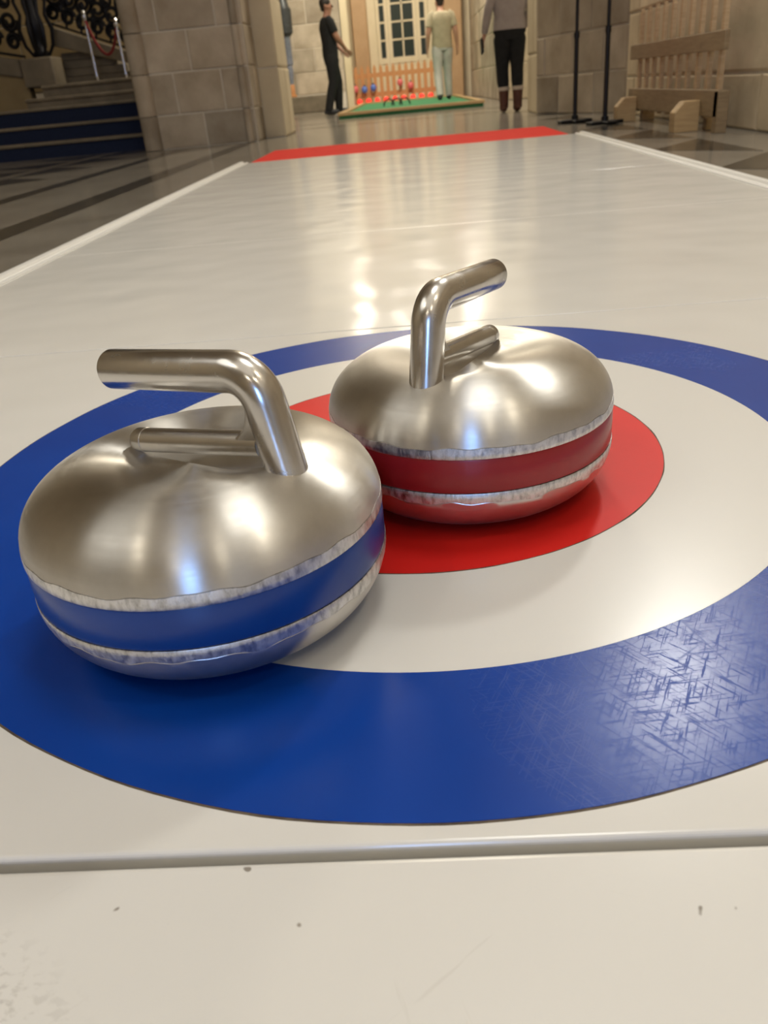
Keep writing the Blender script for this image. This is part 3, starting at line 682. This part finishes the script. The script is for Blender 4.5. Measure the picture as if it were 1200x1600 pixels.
    if female: mb.tube([P['skull']-F*.06, P['neck']-F*.085, P['chest']-F*.15+Vector((0, 0, .06))], [.07, .07, .03], 12)
    mb.build('hair', hair_m, root, smooth=1)
    # shirt
    hem = J.get('hem', .88); wc, ch, nk = P['waist'], P['chest'], P['neck']
    mb = MB(); seg = 20
    rings = [(Vector((0, .0, hem)), .172*wd, .130), (Vector((0, 0, (hem+1.08)/2)), .170*wd, .132), (wc, .160*wd, .126), (ch, .192*wd, .136), (Vector((0, -.01, 1.40)), .185*wd, .118), (Vector((0, -.01, 1.445)), .120, .090), (nk.lerp(ch, .05), .066, .068)]
    vs = [(c.x+a*math.cos(2*PI*i/seg), c.y+b_*math.sin(2*PI*i/seg), c.z) for c, a, b_ in rings for i in range(seg)]
    mb.add(vs, [(j*seg+i, j*seg+(i+1) % seg, (j+1)*seg+(i+1) % seg, (j+1)*seg+i) for j in range(len(rings)-1) for i in range(seg)])
    for s in 'LR':
        q = -1 if s == 'L' else 1; sh, el, wr = P['sh'+s], P['el'+s], P['wr'+s]
        st_ = sh-Vector((q*.05, 0, -.005))
        if long_sleeves: mb.tube([st_, sh.lerp(el, .12), sh.lerp(el, .55), el, el.lerp(wr, .55), wr], [.068, .076, .066, .056, .050, .040], 14)
        else: mb.tube([st_, sh.lerp(el, .12), sh.lerp(el, .45), sh.lerp(el, .72)], [.068, .078, .073, .070], 14)
    mb.build('shirt', shirt_m, root, smooth=1.2)
    # trousers
    mb = MB(); rings = [(.82, .150, .120), (.90, .172*wd, .130), (.98, .166*wd, .124), (1.05, .150*wd, .116)]
    vs = [(a*math.cos(2*PI*i/seg), b_*math.sin(2*PI*i/seg), z) for z, a, b_ in rings for i in range(seg)]
    mb.add(vs, [(j*seg+i, j*seg+(i+1) % seg, (j+1)*seg+(i+1) % seg, (j+1)*seg+i) for j in range(3) for i in range(seg)])
    for s in 'LR':
        hp, kn, an = P['hip'+s], P['kn'+s], P['an'+s]
        endp = an+Vector((0, 0, .15)) if boots else an+Vector((0, 0, -.03))
        g = jeans_r
        mb.tube([hp+Vector((0, 0, .03)), hp.lerp(kn, .18), hp.lerp(kn, .55), kn, kn.lerp(an, .35), endp], [.092, .098*g, .084*g, .066*g, .064*g, .052*g], 16)
    mb.build('trousers', trouser_m, root, smooth=1.2)
    for s in 'LR':
        an = P['an'+s]
        bs = MB().sphere((an.x, an.y+.055, .048), .048, .140, .048, 14, 8)
        if boots: bs.tube([(an.x, an.y, .05), (an.x, an.y, .14), (an.x, an.y-.005, an.z+.17)], [.056, .060, .068], 14)
        sh_ = bs.build('boot' if boots else 'shoe', M_BOOT if boots else shoe_m, root, smooth=1)
        if boots: MB().lathe([(.060, .150), (.078, .160), (.078, .190), (.060, .200)], 16, (an.x, an.y-.005, an.z)).build('fur_cuff', M_FUR, sh_, smooth=.8)
    return root
person('man in black T-shirt and black trousers standing side-on near the far wall', (-1.26, 15.1, FZ), R(-72), 1.77,
       dict(elL=(-.20, .08, 1.14), elR=(.21, .08, 1.15), wrL=(-.10, .22, .98), wrR=(.10, .24, .99), anL=(-.12, .09, .09), knL=(-.11, .11, .50), anR=(.12, -.16, .09), knR=(.10, -.02, .50), face=(.25, 1, 0)),
       M_SKIN, M_TBLACK, M_TBLACK, M_HAIR, shoe_m=M_SHOE, jeans_r=1.25, wd=1.05)
person('man in beige T-shirt and pale grey jeans walking away on the green turf', (.705, 16.3, FZ+.055), R(4), 1.72,
       dict(elL=(-.25, -.05, 1.12), elR=(.26, -.03, 1.12), wrL=(-.27, .04, .88), wrR=(.29, .06, .88), anL=(-.10, -.22, .10), knL=(-.10, -.02, .50), anR=(.11, .12, .09), knR=(.10, .12, .50), neck=(0, .03, 1.46), jaw=(0, .09, 1.53), skull=(0, .09, 1.62), crown=(0, .085, 1.675), hem=.86),
       M_SKINL, M_TBEIGE, M_JEAN, M_HAIR, shoe_m=M_SHOE, jeans_r=1.2, wd=1.12)
wm = person('woman in grey mauve shirt and black trousers walking away in brown boots', (1.135, 9.2, FZ), R(3), 1.48,
       dict(elL=(-.27, -.04, 1.16), elR=(.26, -.03, 1.13), wrL=(-.31, .05, .92), wrR=(.20, .12, .95), anL=(-.075, .05, .10), knL=(-.09, .06, .50), anR=(.085, -.06, .10), knR=(.09, .0, .50), hem=.93),
       M_SKINL, M_TMAUVE, M_TBLACK, M_HAIR, True, True, female=True, jeans_r=1.22, wd=1.2)
k = 1.48/1.75
ph = MB().box(-.010, .010, -.038, .038, -.075, .075).build('mobile_phone', M_BLACK, None, bevel=.006)
tag(ph, 'black mobile phone held in the hand of the woman in boots', 'phone')
ph.location = (1.135-.345*k, 9.2+.085*k-.01, FZ+.78*k); ph.rotation_euler = (R(-15), 0, R(10))
